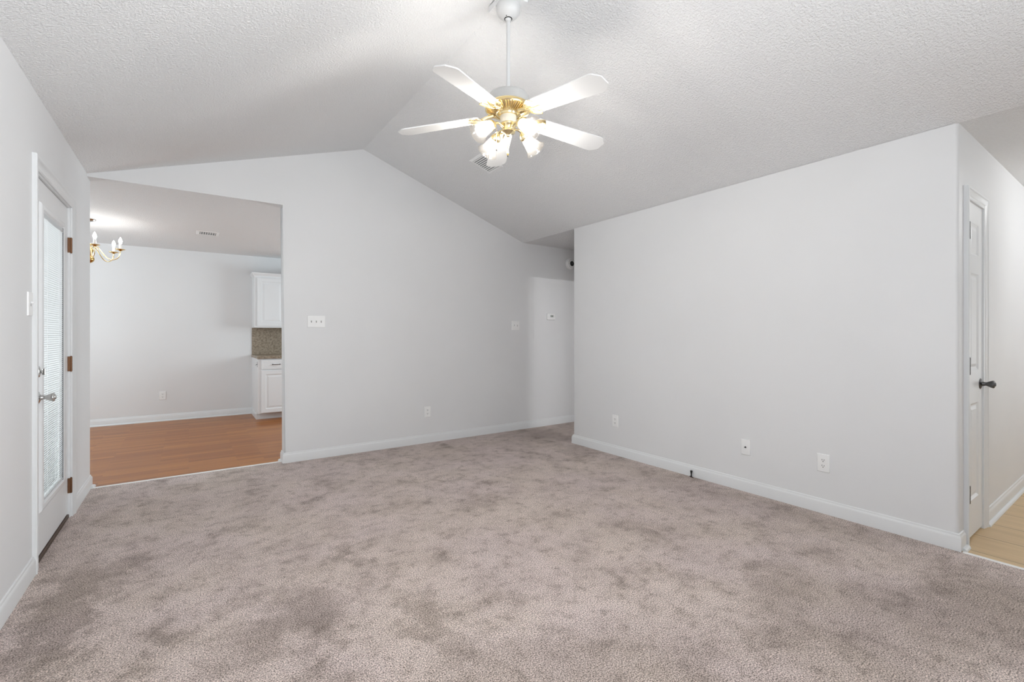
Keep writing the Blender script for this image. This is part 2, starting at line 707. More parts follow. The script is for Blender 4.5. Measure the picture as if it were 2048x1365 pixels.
def panel_slab(bm, u0, u1, w0, w1, panels, place, thick, steps):
    """a slab with moulded panels on its front face (depth 0) and a flat back"""
    us = sorted({u0, u1} | {p[0] for p in panels} | {p[1] for p in panels})
    ws = sorted({w0, w1} | {p[2] for p in panels} | {p[3] for p in panels})

    def quad(a, b, c, d):
        bm.faces.new([bm.verts.new(place(*q)) for q in (a, b, c, d)])
    for i in range(len(us) - 1):
        for j in range(len(ws) - 1):
            a, b, c, d = us[i], us[i + 1], ws[j], ws[j + 1]
            if any(p[0] <= a + 1e-6 and b <= p[1] + 1e-6 and p[2] <= c + 1e-6 and d <= p[3] + 1e-6 for p in panels):
                continue
            quad((a, c, 0), (b, c, 0), (b, d, 0), (a, d, 0))
    for (a, b, c, d) in panels:
        prev = (0.0, 0.0)
        for (ins, dep) in steps:
            i0, d0 = prev
            r0 = [(a + i0, c + i0), (b - i0, c + i0), (b - i0, d - i0), (a + i0, d - i0)]
            r1 = [(a + ins, c + ins), (b - ins, c + ins), (b - ins, d - ins), (a + ins, d - ins)]
            for k in range(4):
                l = (k + 1) % 4
                quad((*r0[k], d0), (*r0[l], d0), (*r1[l], dep), (*r1[k], dep))
            prev = (ins, dep)
        quad(*[(q[0], q[1], prev[1]) for q in r1])
    t = -thick
    quad((u0, w0, t), (u1, w0, t), (u1, w1, t), (u0, w1, t))
    quad((u0, w0, 0), (u0, w1, 0), (u0, w1, t), (u0, w0, t))
    quad((u1, w0, 0), (u1, w1, 0), (u1, w1, t), (u1, w0, t))
    quad((u0, w0, 0), (u1, w0, 0), (u1, w0, t), (u0, w0, t))
    quad((u0, w1, 0), (u1, w1, 0), (u1, w1, t), (u0, w1, t))
    return bm


def wall_poly(outline, place, d0, d1):
    return prism(bmesh.new(), outline, place, d0, d1)


def rect_wall_with_hole(bm, u0, u1, w0, w1, hole, place, d0, d1):
    a, b, c, d = hole
    for (p, q, r, s) in ((u0, a, w0, w1), (b, u1, w0, w1), (a, b, d, w1)) + (((a, b, w0, c),) if c > w0 else ()):
        if q - p > 1e-6 and s - r > 1e-6:
            prism(bm, [(p, r), (q, r), (q, s), (p, s)], place, d0, d1)
    return bm


# ------------------------------------------------------------------ floors
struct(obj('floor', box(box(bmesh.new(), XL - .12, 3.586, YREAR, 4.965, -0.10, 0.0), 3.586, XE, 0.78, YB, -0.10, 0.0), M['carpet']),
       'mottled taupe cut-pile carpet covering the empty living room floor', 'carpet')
bm = bmesh.new()
box(bm, XDL, XDR, 4.965, YD, -0.10, -0.006)
struct(obj('floor_dining', bm, M['wood']), 'orange-brown laminate wood floor of the dining room beyond the opening', 'floor')
struct(obj('floor_entry', B(3.586, XE, YREAR, 0.78, -0.10, -0.004), M['tile']),
       'tan plank tile floor of the entry beside the narrow closet door', 'floor')

# ------------------------------------------------------------------ walls
PX = lambda x: (lambda u, w, d: Vector((x + d, u, w)))       # a wall facing +X, u runs along Y
PY = lambda y: (lambda u, w, d: Vector((u, y - d, w)))       # a wall facing -Y, u runs along X

DY0, DY1, DZ1 = 3.394, 4.272, 2.092                          # rough opening of the glass door
bm = bmesh.new()
rect_wall_with_hole(bm, YREAR, YB2, 0.0, ZL, (DY0, DY1, 0.0, DZ1), PX(XL), 0.0, -0.12)
struct(obj('wall_left', bm, M['wall']), 'white side wall holding the glass patio door', 'wall')

out = [(XO, 0.0), (XE, 0.0), (XE, ZF), (XC, ZF), (RX, ZR), (XL, ZL), (XL, ZD), (XO, ZD)]
bm = wall_poly(out, PY(YB), 0.0, -(YB2 - YB))
# soft corner where the opening meets the wall face
es = [e for e in bm.edges if abs(e.verts[0].co.x - XO) < 1e-5 and abs(e.verts[1].co.x - XO) < 1e-5 and abs(e.verts[0].co.y - e.verts[1].co.y) < 1e-5]
bmesh.ops.bevel(bm, geom=es, offset=0.012, segments=4, profile=0.5, affect='EDGES')
for f in bm.faces:
    f.normal_update()
    c = f.calc_center_median()
    if abs(c.z - ZD) < 1e-4 and abs(f.normal.z) > 0.9:
        f.material_index = 1
struct(obj('wall_back', bm, [M['wall'], M['ceil']], smooth=True, auto=30), 'white gable wall with the wide opening to the dining room', 'wall')


def round_foot(x0, x1, y0, y1, corners, rad=0.02, n=6):
    pts = []
    for (x, y, key, a0) in ((x0, y0, 'sw', 180), (x1, y0, 'se', 270), (x1, y1, 'ne', 0), (x0, y1, 'nw', 90)):
        if key in corners:
            cx = x + rad if x == x0 else x - rad
            cy = y + rad if y == y0 else y - rad
            for i in range(n + 1):
                a = R(a0 + 90 * i / n)
                pts.append((cx + rad * math.cos(a), cy + rad * math.sin(a)))
        else:
            pts.append((x, y))
    return pts


bm = prism(bmesh.new(), round_foot(XR, 3.71, YE, YH, ('sw', 'nw')), lambda u, w, d: Vector((u, w, d)), 0.0, ZF)
struct(obj('wall_right', bm, M['wall'], smooth=True, auto=30), 'long white wall with two outlets and a cable plate', 'wall')

CX0, CX1, CZ1 = 3.766, 4.158, 2.040                          # closet door opening
bm = bmesh.new()
rect_wall_with_hole(bm, 3.71, XE, 0.0, ZF, (CX0, CX1, 0.0, CZ1), PY(YE), 0.0, -0.12)
struct(obj('wall_entry', bm, M['wall']), 'white entry wall holding the narrow closet door', 'wall')

bm = bmesh.new()
rect_wall_with_hole(bm, 3.71, XE, 0.0, ZF, (3.86, 4.75, 0.0, 2.03), PY(YH - 0.12), 0.0, -0.12)
struct(obj('wall_hall', bm, M['wall']), 'white hallway wall hidden behind the long wall, with a doorway', 'wall')

struct(obj('wall_side', B(XE, XE + .1, YREAR, YB2, 0.0, ZF + .1), M['wall']), 'white wall closing the far end of the entry and hall', 'wall')
bm = bmesh.new()
struct(obj('wall_rear', prism(bmesh.new(), [(XL - .12, 0.0), (XE + .1, 0.0), (XE + .1, ZF), (XC, ZF), (RX, ZR), (XL, ZL), (XL - .12, ZL)], PY(YREAR), 0.0, 0.1),
           M['wall']), 'white wall behind the viewpoint', 'wall')
struct(obj('wall_dining', B(XDL, XDR, YD, YD + .1, -0.006, ZD), M['wall']), 'far white wall of the dining room behind the cabinets', 'wall')
bm = B(XDL - .1, XDL, YB, YD + .1, -0.006, ZD)
struct(obj('wall_dining_side', bm, M['wall']), 'white outer wall of the dining room', 'wall')
struct(obj('wall_dining_front', B(XDL, XL - .12, YB, YB2, -0.006, ZD), M['wall']), 'white dining wall that continues past the patio door', 'wall')
struct(obj('wall_kitchen', B(XDR, XDR + .1, YB2, YD + .1, -0.006, ZD), M['wall']), 'white wall closing the kitchen', 'wall')

# ------------------------------------------------------------------ ceilings
prof = [(XL - .12, ZL), (XL, ZL), (RX, ZR), (XC, ZF), (XE + .1, ZF), (XE + .1, ZR + .12), (XL - .12, ZR + .12)]
bm = prism(bmesh.new(), prof, lambda u, w, d: Vector((u, d, w)), YREAR - .1, YB)
struct(obj('ceiling', bm, M['ceil']), 'white textured vaulted ceiling that folds flat over the hall', 'ceiling')
struct(obj('ceiling_dining', B(XDL - .1, XDR + .1, YB2, YD + .1, ZD, ZD + .1), M['ceil']), 'flat white textured ceiling of the dining room', 'ceiling')

# ------------------------------------------------------------------ baseboards
BB = [(0, 0), (0.014, 0), (0.014, 0.072), (0.011, 0.080), (0.0075, 0.085), (0.006, 0.094), (0.002, 0.098), (0, 0.098)]
BBS = [(0, 0), (0.030, 0), (0.030, 0.006), (0.026, 0.014), (0.018, 0.018), (0.014, 0.019), (0.014, 0.072), (0.011, 0.080), (0.0075, 0.085), (0.006, 0.094), (0.002, 0.098), (0, 0.098)]


def baseboard(name, path, label, prof=BB, z=0.0):
    bm = sweep(bmesh.new(), path, [(u, w + z) for u, w in prof])
    return struct(obj(name, bm, M['trim'], smooth=True, auto=25), label, 'baseboard')


baseboard('baseboard_left', [(XL, YREAR), (XL, 3.339)], 'white baseboard on the patio door wall, this side of the door')
bmq = sweep(bmesh.new(), [(XL, 4.356), (XL, YB2), (XL - .12, YB2)], BB)
struct(obj('baseboard_left', bmq, M['trim'], smooth=True, auto=25), 'short white baseboard between the patio door and the dining room', 'baseboard')
baseboard('baseboard_back', [(XO, YB2), (XO, YB), (XE, YB)], 'white baseboard under the gable wall')
baseboard('baseboard_right', [(3.71, YH), (XR, YH), (XR, YE), (3.692, YE)], 'white baseboard along the long wall with the outlets')
baseboard('baseboard_dining', [(XDL, YD), (0.818, YD)], 'white baseboard across the far dining room wall', BBS, -0.006)
baseboard('baseboard_entry', [(4.216, YE), (XE, YE)], 'white baseboard with shoe moulding beside the closet door', BBS, -0.004)

# quarter-round ends and metal edging
SH = [(0, 0), (0.019, 0), (0.018, 0.007), (0.0135, 0.0135), (0.007, 0.018), (0, 0.019)]
bm = sweep(bmesh.new(), [(XL + .014, 4.975), (XL + .014, YB2 + .014), (XL - .12, YB2 + .014)], [(u, w - .006) for u, w in SH])
struct(obj('trim_1', bm, M['trim'], smooth=True, auto=40), 'white quarter-round stub on the wall end beside the wood floor', 'trim')
bm = sweep(bmesh.new(), [(XO - .014, YB2 + .014), (XO - .014, 4.972)], [(u, w - .006) for u, w in SH])
struct(obj('trim_2', bm, M['trim'], smooth=True, auto=40), 'white quarter-round stub at the foot of the opening jamb', 'trim')
bm = sweep(bmesh.new(), [(XR + .02, YE - .014), (3.700, YE - .014)], [(u, w - .004) for u, w in SH])
struct(obj('trim_3', bm, M['trim'], smooth=True, auto=40), 'white quarter-round stub under the outside corner by the closet', 'trim')
bm = prism(bmesh.new(), [(0, -0.006), (0.030, -0.006), (0.026, 0.004), (0.013, 0.008), (0.003, 0.004)], lambda u, w, d: Vector((d, 4.955 + u, w)), XL, XO)
struct(obj('trim_4', bm, M['strip'], smooth=True, auto=50), 'thin pale edging strip between carpet and wood floor', 'trim')
bm = prism(bmesh.new(), [(0, -0.004), (0.024, -0.004), (0.020, 0.005), (0.011, 0.008), (0.003, 0.005)], lambda u, w, d: Vector((3.574 + u, d, w)), YREAR, YE - .02)
struct(obj('trim_5', bm, M['strip'], smooth=True, auto=50), 'pale metal edging strip between carpet and tan tile', 'trim')

# ------------------------------------------------------------------ glass patio door
CAS = [(-0.006, 0), (-0.006, 0.009), (0.004, 0.012), (0.010, 0.010), (0.040, 0.014), (0.052, 0.019), (0.062, 0.019), (0.066, 0.016), (0.066, 0)]
pl = PX(XL)
bm = bmesh.new()
frame_sweep(bm, DY0 + .012, DY1 + .016, 0.0, DZ1 + .006, CAS, pl)
# jambs and head
for (a, b, c, d) in ((DY0, DY0 + .012, 0, DZ1), (DY1 - .012, DY1, 0, DZ1), (DY0, DY1, DZ1 - .008, DZ1)):
    box(bm, XL - .12, XL, a, b, c, d)
struct(obj('trim_6', bm, M['trim'], smooth=True, auto=30), 'white casing around the glass patio door', 'door casing')
struct(obj('trim_7', B(XL - .12, XL - .004, DY0 + .012, DY1 - .012, 0.0, 0.024, 0.004), M['sill']), 'dark brown sill under the patio door', 'door sill')

SY0, SY1, SZ0, SZ1 = 3.410, 4.256, 0.030, 2.081
SX = XL - 0.012
door = thing('door_1', 'white patio door with a tall glass lite and a closed mini blind', 'door', (SX, SY1, SZ0), kind='structure')
DL = (SX, SY1, SZ0)


def child(name, bm, m, par, smooth=False, auto=None, off=None):
    """geometry given in world space, stored relative to the thing's base"""
    o = off or DL
    bmesh.ops.translate(bm, verts=bm.verts, vec=Vector((-o[0], -o[1], -o[2])))
    return obj(name, bm, m, par, smooth, None, auto)


LY0, LY1, LZ0, LZ1 = 3.582, 4.072, 0.305, 1.912
pd = PX(SX)
bm = bmesh.new()
rect_wall_with_hole(bm, SY0, SY1, SZ0, SZ1, (LY0 - .012, LY1 + .012, LZ0 - .012, LZ1 + .012), pd, 0.0, -0.044)
child('door_slab', bm, M['door'], door)
bm = bmesh.new()
frame_sweep(bm, LY0, LY1, LZ0, LZ1, [(0, -0.03), (0, 0.004), (0.010, 0.013), (0.030, 0.013), (0.040, 0.009), (0.048, 0.0), (0.012, 0.0), (0.012, -0.03)], pd, bottom=True)
child('lite_frame', bm, M['door'], door, True, 30)
child('glass_pane', B(SX - .014, SX - .010, LY0 - .01, LY1 + .01, LZ0 - .01, LZ1 + .01), M['glass'], door)
bm = bmesh.new()
z = LZ0 + 0.022
while z < LZ1 - 0.035:
    n = 4
    pts = []
    for i in range(n + 1):
        t = i / n - .5
        w = 0.0165
        a = R(64)
        bow = 0.0012 * (1 - 4 * t * t)
        pts.append((SX + .004 + w * t * math.cos(a) + bow * math.sin(a), z + w * t * math.sin(a) - bow * math.cos(a)))
    rows = [[bm.verts.new((x, y, zz)) for (x, zz) in pts] for y in (LY0 + .006, LY1 - .003)]
    for i in range(n):
        bm.faces.new((rows[0][i], rows[0][i + 1], rows[1][i + 1], rows[1][i]))
    z += 0.0128
child('reveal_shade', B(SX - .009, SX + .0105, LY1 - .0022, LY1 + .001, LZ0, LZ1), M['grey'], door)  # grey strip standing in for the shaded inner edge of the frame
bl = child('mini_blind', bm, M['blind'], door, True, 60)
bl['label'] = 'closed white mini blind behind the door lite'
bmr = B(SX - .009, SX + .0095, LY0 + .004, LY1 - .006, LZ1 - .030, LZ1 - .004, 0.003)
o = obj('headrail', bmr, M['blind'], bl)
bmesh_off = Vector(DL)
o.data.transform(Matrix.Translation(-bmesh_off))
o = obj('bottom_rail', B(SX - .006, SX + .0095, LY0 + .006, LY1 - .003, LZ0 + .004, LZ0 + .016, 0.003), M['blind'], bl)
o.data.transform(Matrix.Translation(-bmesh_off))
for yy in (LY0 + .09, LY1 - .11):
    o = obj('ladder_cord', B(SX + .0085, SX + .0095, yy, yy + .002, LZ0 + .01, LZ1 - .03), M['plate'], bl)
    o.data.transform(Matrix.Translation(-bmesh_off))


def knob_bm(base, axis, tulip=True, scale=1.0):
    """rosette, neck and tulip knob standing out along axis"""
    q = Vector((0, 0, 1)).rotation_difference(Vector(axis)).to_matrix().to_4x4()
    m = Matrix.Translation(base) @ q @ Matrix.Scale(scale, 4)
    ros = lathe(bmesh.new(), [(0, 0), (0.033, 0), (0.034, 0.003), (0.031, 0.006), (0.022, 0.0085), (0.016, 0.012), (0, 0.012)], 28, m, cap=False)
    kn = lathe(bmesh.new(), [(0, 0.010), (0.014, 0.010), (0.0135, 0.018), (0.011, 0.026), (0.012, 0.032), (0.017, 0.042), (0.0215, 0.052), (0.024, 0.060),
                             (0.0235, 0.064), (0.019, 0.067), (0.012, 0.068), (0.0115, 0.071), (0.008, 0.073), (0, 0.073)], 28, m, cap=False)
    return ros, kn


ros, kn = knob_bm((SX, 3.508, 0.890), (1, 0, 0))
k = child('door_knob', kn, M['chrome'], door, True, 50)
k['label'] = 'polished tulip door knob'
r_ = obj('rosette', ros, M['chrome'], k, True)
r_.data.transform(Matrix.Translation(-bmesh_off))
q = Matrix.Translation((SX, 3.512, 1.030)) @ Vector((0, 0, 1)).rotation_difference(Vector((1, 0, 0))).to_matrix().to_4x4()
db = child('deadbolt', lathe(bmesh.new(), [(0, 0), (0.031, 0), (0.032, 0.003), (0.028, 0.007), (0.020, 0.009), (0.010, 0.010), (0.0095, 0.018), (0, 0.018)], 28, q, cap=False), M['chrome'], door, True, 50)
db['label'] = 'polished thumb-turn deadbolt above the knob'
tt = obj('thumb_turn', B(SX + .017, SX + .031, 3.512 - .004, 3.512 + .004, 1.030 - .018, 1.030 + .018, 0.003), M['chrome'], db)
tt.data.transform(Matrix.Translation(-bmesh_off))


def hinge(par, off, x, y, z, ax, m, h=0.1):
    """butt hinge: leaf let into the jamb and a knuckle barrel"""
    bm = bmesh.new()
    for i in range(5):
        z0 = z - h / 2 + i * h / 5
        lathe(bm, [(0.0058, z0 + .0006), (0.0058, z0 + h / 5 - .0006)], 12, Matrix.Translation((x, y, 0)))
    lathe(bm, [(0, z - h / 2 - .004), (0.004, z - h / 2 - .003), (0.004, z + h / 2 + .003), (0, z + h / 2 + .004)], 10, Matrix.Translation((x, y, 0)), cap=False)
    if ax == 'y':
        box(bm, x - .016, x - .001, y - .016, y + .022, z - h / 2, z + h / 2, 0.001, 1)
    else:
        box(bm, x + .001, x + .026, y - .001, y + .008, z - h / 2, z + h / 2, 0.001, 1)
    return child('hinge', bm, m, par, True, 40, off)


for hz in (1.835, 1.035, 0.215):
    hh = hinge(door, DL, XL + .0045, 4.272, hz, 'y', M['bronze'])
    hh['label'] = 'worn copper-brown hinge'

# ------------------------------------------------------------------ narrow closet door
pc = PY(YE)
CASC = [(-0.004, 0), (-0.004, 0.011), (0.004, 0.013), (0.014, 0.012), (0.020, 0.016), (0.046, 0.019), (0.052, 0.023), (0.062, 0.023), (0.066, 0.020), (0.066, 0)]
bm = bmesh.new()
frame_sweep(bm, CX0 + .006, CX1 - .006, -0.004, CZ1 - .004, CASC, pc)
for (a, b, c, d) in ((CX0, CX0 + .008, -.004, CZ1), (CX1 - .008, CX1, -.004, CZ1), (CX0, CX1, CZ1 - .006, CZ1)):
    box(bm, a, b, YE - .001, YE + .12, c, d)
struct(obj('trim_8', bm, M['trim'], smooth=True, auto=30), 'white stepped casing around the narrow closet door', 'door casing')
D2 = (CX0 + .010, YE, 0.012)
d2 = thing('door_2', 'narrow white closet door with three raised panels in one column', 'door', D2, kind='structure')
bm = bmesh.new()
pu0, pu1 = 3.862, 4.058
panel_slab(bm, CX0 + .010, CX1 - .010, 0.012, CZ1 - .008, [(pu0, pu1, 0.228, 0.812), (pu0, pu1, 1.012, 1.608), (pu0, pu1, 1.720, 1.912)],
           PY(YE - .001), 0.035, [(0.004, -0.003), (0.014, -0.009), (0.022, -0.009), (0.040, -0.003)])
child('door_slab', bm, M['door'], d2, off=D2)
ros, kn = knob_bm((4.098, YE + .001, 0.922), (0, -1, 0))
k = child('door_knob', kn, M['pewter'], d2, True, 50, D2)
k['label'] = 'dark metal tulip knob'
r_ = obj('rosette', ros, M['pewter'], k, True)
r_.data.transform(Matrix.Translation(-Vector(D2)))
for hz in (1.850, 1.045, 0.282):
    hh = hinge(d2, D2, CX0 + .018, YE - .0095, hz, 'x', M['pewter'])
    hh['label'] = 'dark metal hinge'


# ------------------------------------------------------------------ wall plates
def place_thing(t, pos, facing):
    """local frame: x to the viewer's right, z up, -y out of the wall"""
    t.location = pos
    t.rotation_euler = (0, 0, {'-y': 0, '-x': -PI / 2, '+x': PI / 2}[facing])


def plate_bm(w, h):
    bm = B(-w / 2, w / 2, -0.0065, 0.0, -h / 2, h / 2)
    es = [e for e in bm.edges if all(v.co.y < -0.005 for v in e.verts)]
    bmesh.ops.bevel(bm, geom=es, offset=0.0045, segments=3, profile=0.6, affect='EDGES')
    return bm


def screw(par, x, z, y=-0.0068):
    bm = lathe(bmesh.new(), [(0, 0.0012), (0.0022, 0.001), (0.0030, 0.0)], 12, Matrix.Translation((x, y + .0006, z)) @ Matrix.Rotation(R(90), 4, 'X'), cap=False)
    return obj('screw', bm, M['plate'], par, True)


def outlet(label, pos, facing, group='duplex outlets low on the walls'):
    t = thing('wall_outlet', label, 'outlet', group=group)
    place_thing(t, pos, facing)
    obj('cover_plate', plate_bm(0.078, 0.122), M['plate'], t, True, auto=50)
    for sz in (0.0195, -0.0195):
        bm = bmesh.new()
        pts = []
        for i in range(28):
            a = 2 * PI * i / 28
            pts.append((0.0172 * math.cos(a), max(-0.0138, min(0.0138, 0.0172 * math.sin(a))) + sz))
        prism(bm, pts, lambda u, w, d: Vector((u, -d, w)), 0.005, 0.0088)
        fc = obj('receptacle', bm, M['plate'], t)
        bm = bmesh.new()
        box(bm, -0.0078, -0.0052, -0.0094, -0.0080, sz - .0015, sz + .0080)
        box(bm, 0.0052, 0.0078, -0.0094, -0.0080, sz - .0015, sz + .0070)
        lathe(bm, [(0.0030, 0), (0.0030, 0.0014)], 12, Matrix.Translation((0, -0.0080, sz - .0078)) @ Matrix.Rotation(R(90), 4, 'X'))
        obj('slots', bm, M['dark'], fc)
    screw(t, 0, 0)
    return t


def toggle_switch(label, pos, facing, gangs, ups, name='light_switch'):
    t = thing(name, label, 'light switch')
    place_thing(t, pos, facing)
    w = 0.074 + 0.046 * (gangs - 1)
    obj('cover_plate', plate_bm(w, 0.118), M['plate'], t, True, auto=50)
    for g in range(gangs):
        x = (g - (gangs - 1) / 2) * 0.046
        obj('toggle_slot', B(x - .0045, x + .0045, -0.0072, -0.0055, -0.011, 0.011), M['slot'], t)
        s = 1 if ups[g] else -1
        bm = bmesh.new()
        prism(bm, [(-.004, s * 0.001), (-.017, s * 0.006), (-.018, s * 0.011), (-.006, s * 0.0115)], lambda u, ww, d: Vector((d, u, ww)), x - .0042, x + .0042)
        obj('toggle', bm, M['plate'], t)
        screw(t, x, 0.030)
        screw(t, x, -0.030)
    return t


outlet('white duplex outlet under the three-toggle switch on the gable wall', (2.236, YB, 0.353), '-y')
outlet('white duplex outlet on the dining room wall above its baseboard', (-0.308, YD, 0.361), '-y')
outlet('white duplex outlet on the long wall, near its hallway end', (XR, 3.286, 0.348), '-x')
outlet('white duplex outlet on the long wall, between the cable plate and the closet corner', (XR, 1.387, 0.346), '-x')
toggle_switch('white three-toggle light switch beside the dining room opening', (1.040, YB, 1.365), '-y', 3, (1, 1, 1))
toggle_switch('white two-toggle light switch near the hall thermostat', (3.473, YB, 1.354), '-y', 2, (0, 1))
toggle_switch('white single-toggle light switch against the patio door casing', (XL, 3.287, 1.385), '+x', 1, (1,))

t = thing('cable_wall_plate', 'white wall plate with a single dark jack, between the two outlets of the long wall', 'wall plate')
place_thing(t, (XR, 1.930, 0.348), '-x')
obj('cover_plate', plate_bm(0.074, 0.120), M['plate'], t, True, auto=50)
bm = lathe(bmesh.new(), [(0.0075, 0.0), (0.0075, 0.002), (0.0048, 0.002), (0.0048, 0.011), (0.0030, 0.011), (0.0030, 0.007), (0, 0.007)], 6, Matrix.Translation((0, -0.006, 0)) @ Matrix.Rotation(R(90), 4, 'X'), cap=False)
obj('jack', bm, M['pewter'], t)
screw(t, 0, 0.042)
screw(t, 0, -0.042)

# thermostat
t = thing('thermostat', 'small white digital thermostat on the hall wall', 'thermostat')
place_thing(t, (4.058, YB, 1.481), '-y')
obj('thermostat_body', B(-0.070, 0.070, -0.026, 0, -0.043, 0.043, 0.010, 4), M['plate'], t, True)
d_ = obj('display', B(-0.022, 0.030, -0.0272, -0.0255, -0.006, 0.022, 0.0006, 1), M['lcd'], t)
bm = bmesh.new()
for x in (-0.012, 0.001, 0.014, 0.021):
    box(bm, x - .0022, x + .0022, -0.0280, -0.0270, 0.000, 0.016)
obj('digit_segments', bm, M['dark'], d_)
obj('button', B(0.042, 0.058, -0.0285, -0.0255, -0.004, 0.006, 0.001, 1), M['plate'], t)

# smoke alarm on the hall wall
t = thing('smoke_alarm', 'round white smoke alarm with a dark centre, high on the hall wall', 'smoke alarm')
place_thing(t, (4.414, YB, 2.236), '-y')
mx = Matrix.Rotation(R(90), 4, 'X')
obj('alarm_base', lathe(bmesh.new(), [(0, 0), (0.078, 0), (0.078, 0.010), (0.072, 0.012), (0, 0.012)], 40, mx, cap=False), M['plate'], t, True)
obj('alarm_cover', lathe(bmesh.new(), [(0.070, 0.012), (0.070, 0.030), (0.062, 0.040), (0.040, 0.046), (0.036, 0.044), (0, 0.044)], 40, mx, cap=False), M['plate'], t, True)
bm = bmesh.new()
for i in range(16):
    a = 2 * PI * i / 16
    box(bm, -0.003, 0.003, -0.0425, -0.0375, 0.046, 0.060)
    vs = bm.verts[-8:] if False else list(bm.verts)[-8:]
    bmesh.ops.rotate(bm, verts=vs, cent=(0, 0, 0), matrix=Matrix.Rotation(a, 3, 'Y'))
obj('sensor_vents', bm, M['grey'], t)
c_ = obj('sensor_chamber', lathe(bmesh.new(), [(0.036, 0.044), (0.036, 0.048), (0.030, 0.051), (0.012, 0.051), (0.010, 0.053), (0, 0.053)], 28, mx, cap=False), M['dark'], t, True)
obj('indicator', lathe(bmesh.new(), [(0.005, 0.052), (0.005, 0.055), (0, 0.056)], 12, mx, cap=False), M['chrome'], c_, True)


# ------------------------------------------------------------------ ceiling vents
def vent(label, mtx, w, h, rows, cols, b, bar, duct, group='white ceiling air vents'):
    """local frame: face looks along -z, w along x, h along y"""
    t = thing('ceiling_vent', label, 'air vent', group=group)
    t.matrix_world = mtx
    bm = bmesh.new()
    frame_sweep(bm, -w / 2 + b, w / 2 - b, -h / 2 + b, h / 2 - b, [(0, 0), (0, 0.007), (0.006, 0.009), (b - .004, 0.004), (b, 0)], lambda u, ww, d: Vector((u, ww, -d)), bottom=True)
    obj('vent_frame', bm, M['plate'], t)
    obj('duct', B(-w / 2 + b, w / 2 - b, -h / 2 + b, h / 2 - b, -0.001, 0.0), M[duct], t)
    bm = bmesh.new()
    n = cols
    for i in range(n):
        x = -w / 2 + b + (w - 2 * b) * (i + .5) / n
        if bar:
            box(bm, x - bar, x + bar, -h / 2 + b, h / 2 - b, -0.004, -0.001)
            continue
        prism(bm, [(x - .0075, -0.001), (x - .0060, -0.001), (x + .0050, -0.008), (x + .0035, -0.008)], lambda u, ww, d: Vector((u, d, ww)), -h / 2 + b, h / 2 - b)
    for j in range(1, rows):
        y = -h / 2 + b + (h - 2 * b) * j / rows
        box(bm, -w / 2 + b, w / 2 - b, y - .006, y + .006, -0.005, -0.002)
    obj('louvers', bm, M['plate'], t)
    return t


# on the vault slope: corners found from the photo
c0 = Vector((2.352, 3.802, 0))
slope = (ZF - ZR) / (XC - RX)
zc = ZR + slope * (c0.x - RX)
ex = Vector((1, 0, slope)).normalized()
ey = Vector((0, 1, 0))
ez = ex.cross(ey)
m4 = Matrix(((ey.x, -ex.x, ez.x, c0.x), (ey.y, -ex.y, ez.y, c0.y), (ey.z, -ex.z, ez.z, zc), (0, 0, 0, 1)))
m4 = Matrix(((ex.x, ey.x, ez.x, c0.x), (ex.y, ey.y, ez.y, c0.y), (ex.z, ey.z, ez.z, zc), (0, 0, 0, 1)))
vent('white louvered vent on the sloped ceiling behind the fan', m4, 0.25, 0.25, 1, 9, 0.028, 0.0056, 'grey')
vent('small dark-slotted vent on the flat dining room ceiling', Matrix.Translation((0.192, 6.775, ZD)), 0.235, 0.240, 2, 7, 0.034, 0.0035, 'dark')

# ------------------------------------------------------------------ black stub by the baseboard
t = thing('cable_stub', 'black flared cable end standing up from the carpet against the long baseboard', 'cable', (3.562, 2.392, 0))
obj('plug', lathe(bmesh.new(), [(0, 0), (0.006, 0), (0.0052, 0.020), (0.006, 0.034), (0.0095, 0.050), (0.0105, 0.056), (0.008, 0.058), (0, 0.058)], 18, cap=False), M['black'], t, True)
obj('cable', tube(bmesh.new(), curve_pts([(0.010, 0.022, 0.003), (0.0, 0.008, 0.006), (0, 0, 0.010), (-0.006, -0.012, 0.005), (-0.010, -0.024, 0.003)], 16), 0.0035, 8), M['wire'], t, True)

# ------------------------------------------------------------------ kitchen units
CXL = 0.818
FY = 7.590
K = 0.92
U0 = (CXL, YD, -0.006)
t = thing('base_cabinet', 'white base cabinet with one drawer over a raised-panel door', 'kitchen cabinet', U0)
ck = lambda n, b, m, p=t, s=False, a=None: child(n, b, m, p, s, a, U0)
bm = bmesh.new()
box(bm, CXL, CXL + K, FY + .020, YD, 0.090, 0.884)
box(bm, CXL, CXL + K, FY + .121, YD, -0.006, 0.090)
ck('cabinet_body', bm, M['cab'])
bm = bmesh.new()
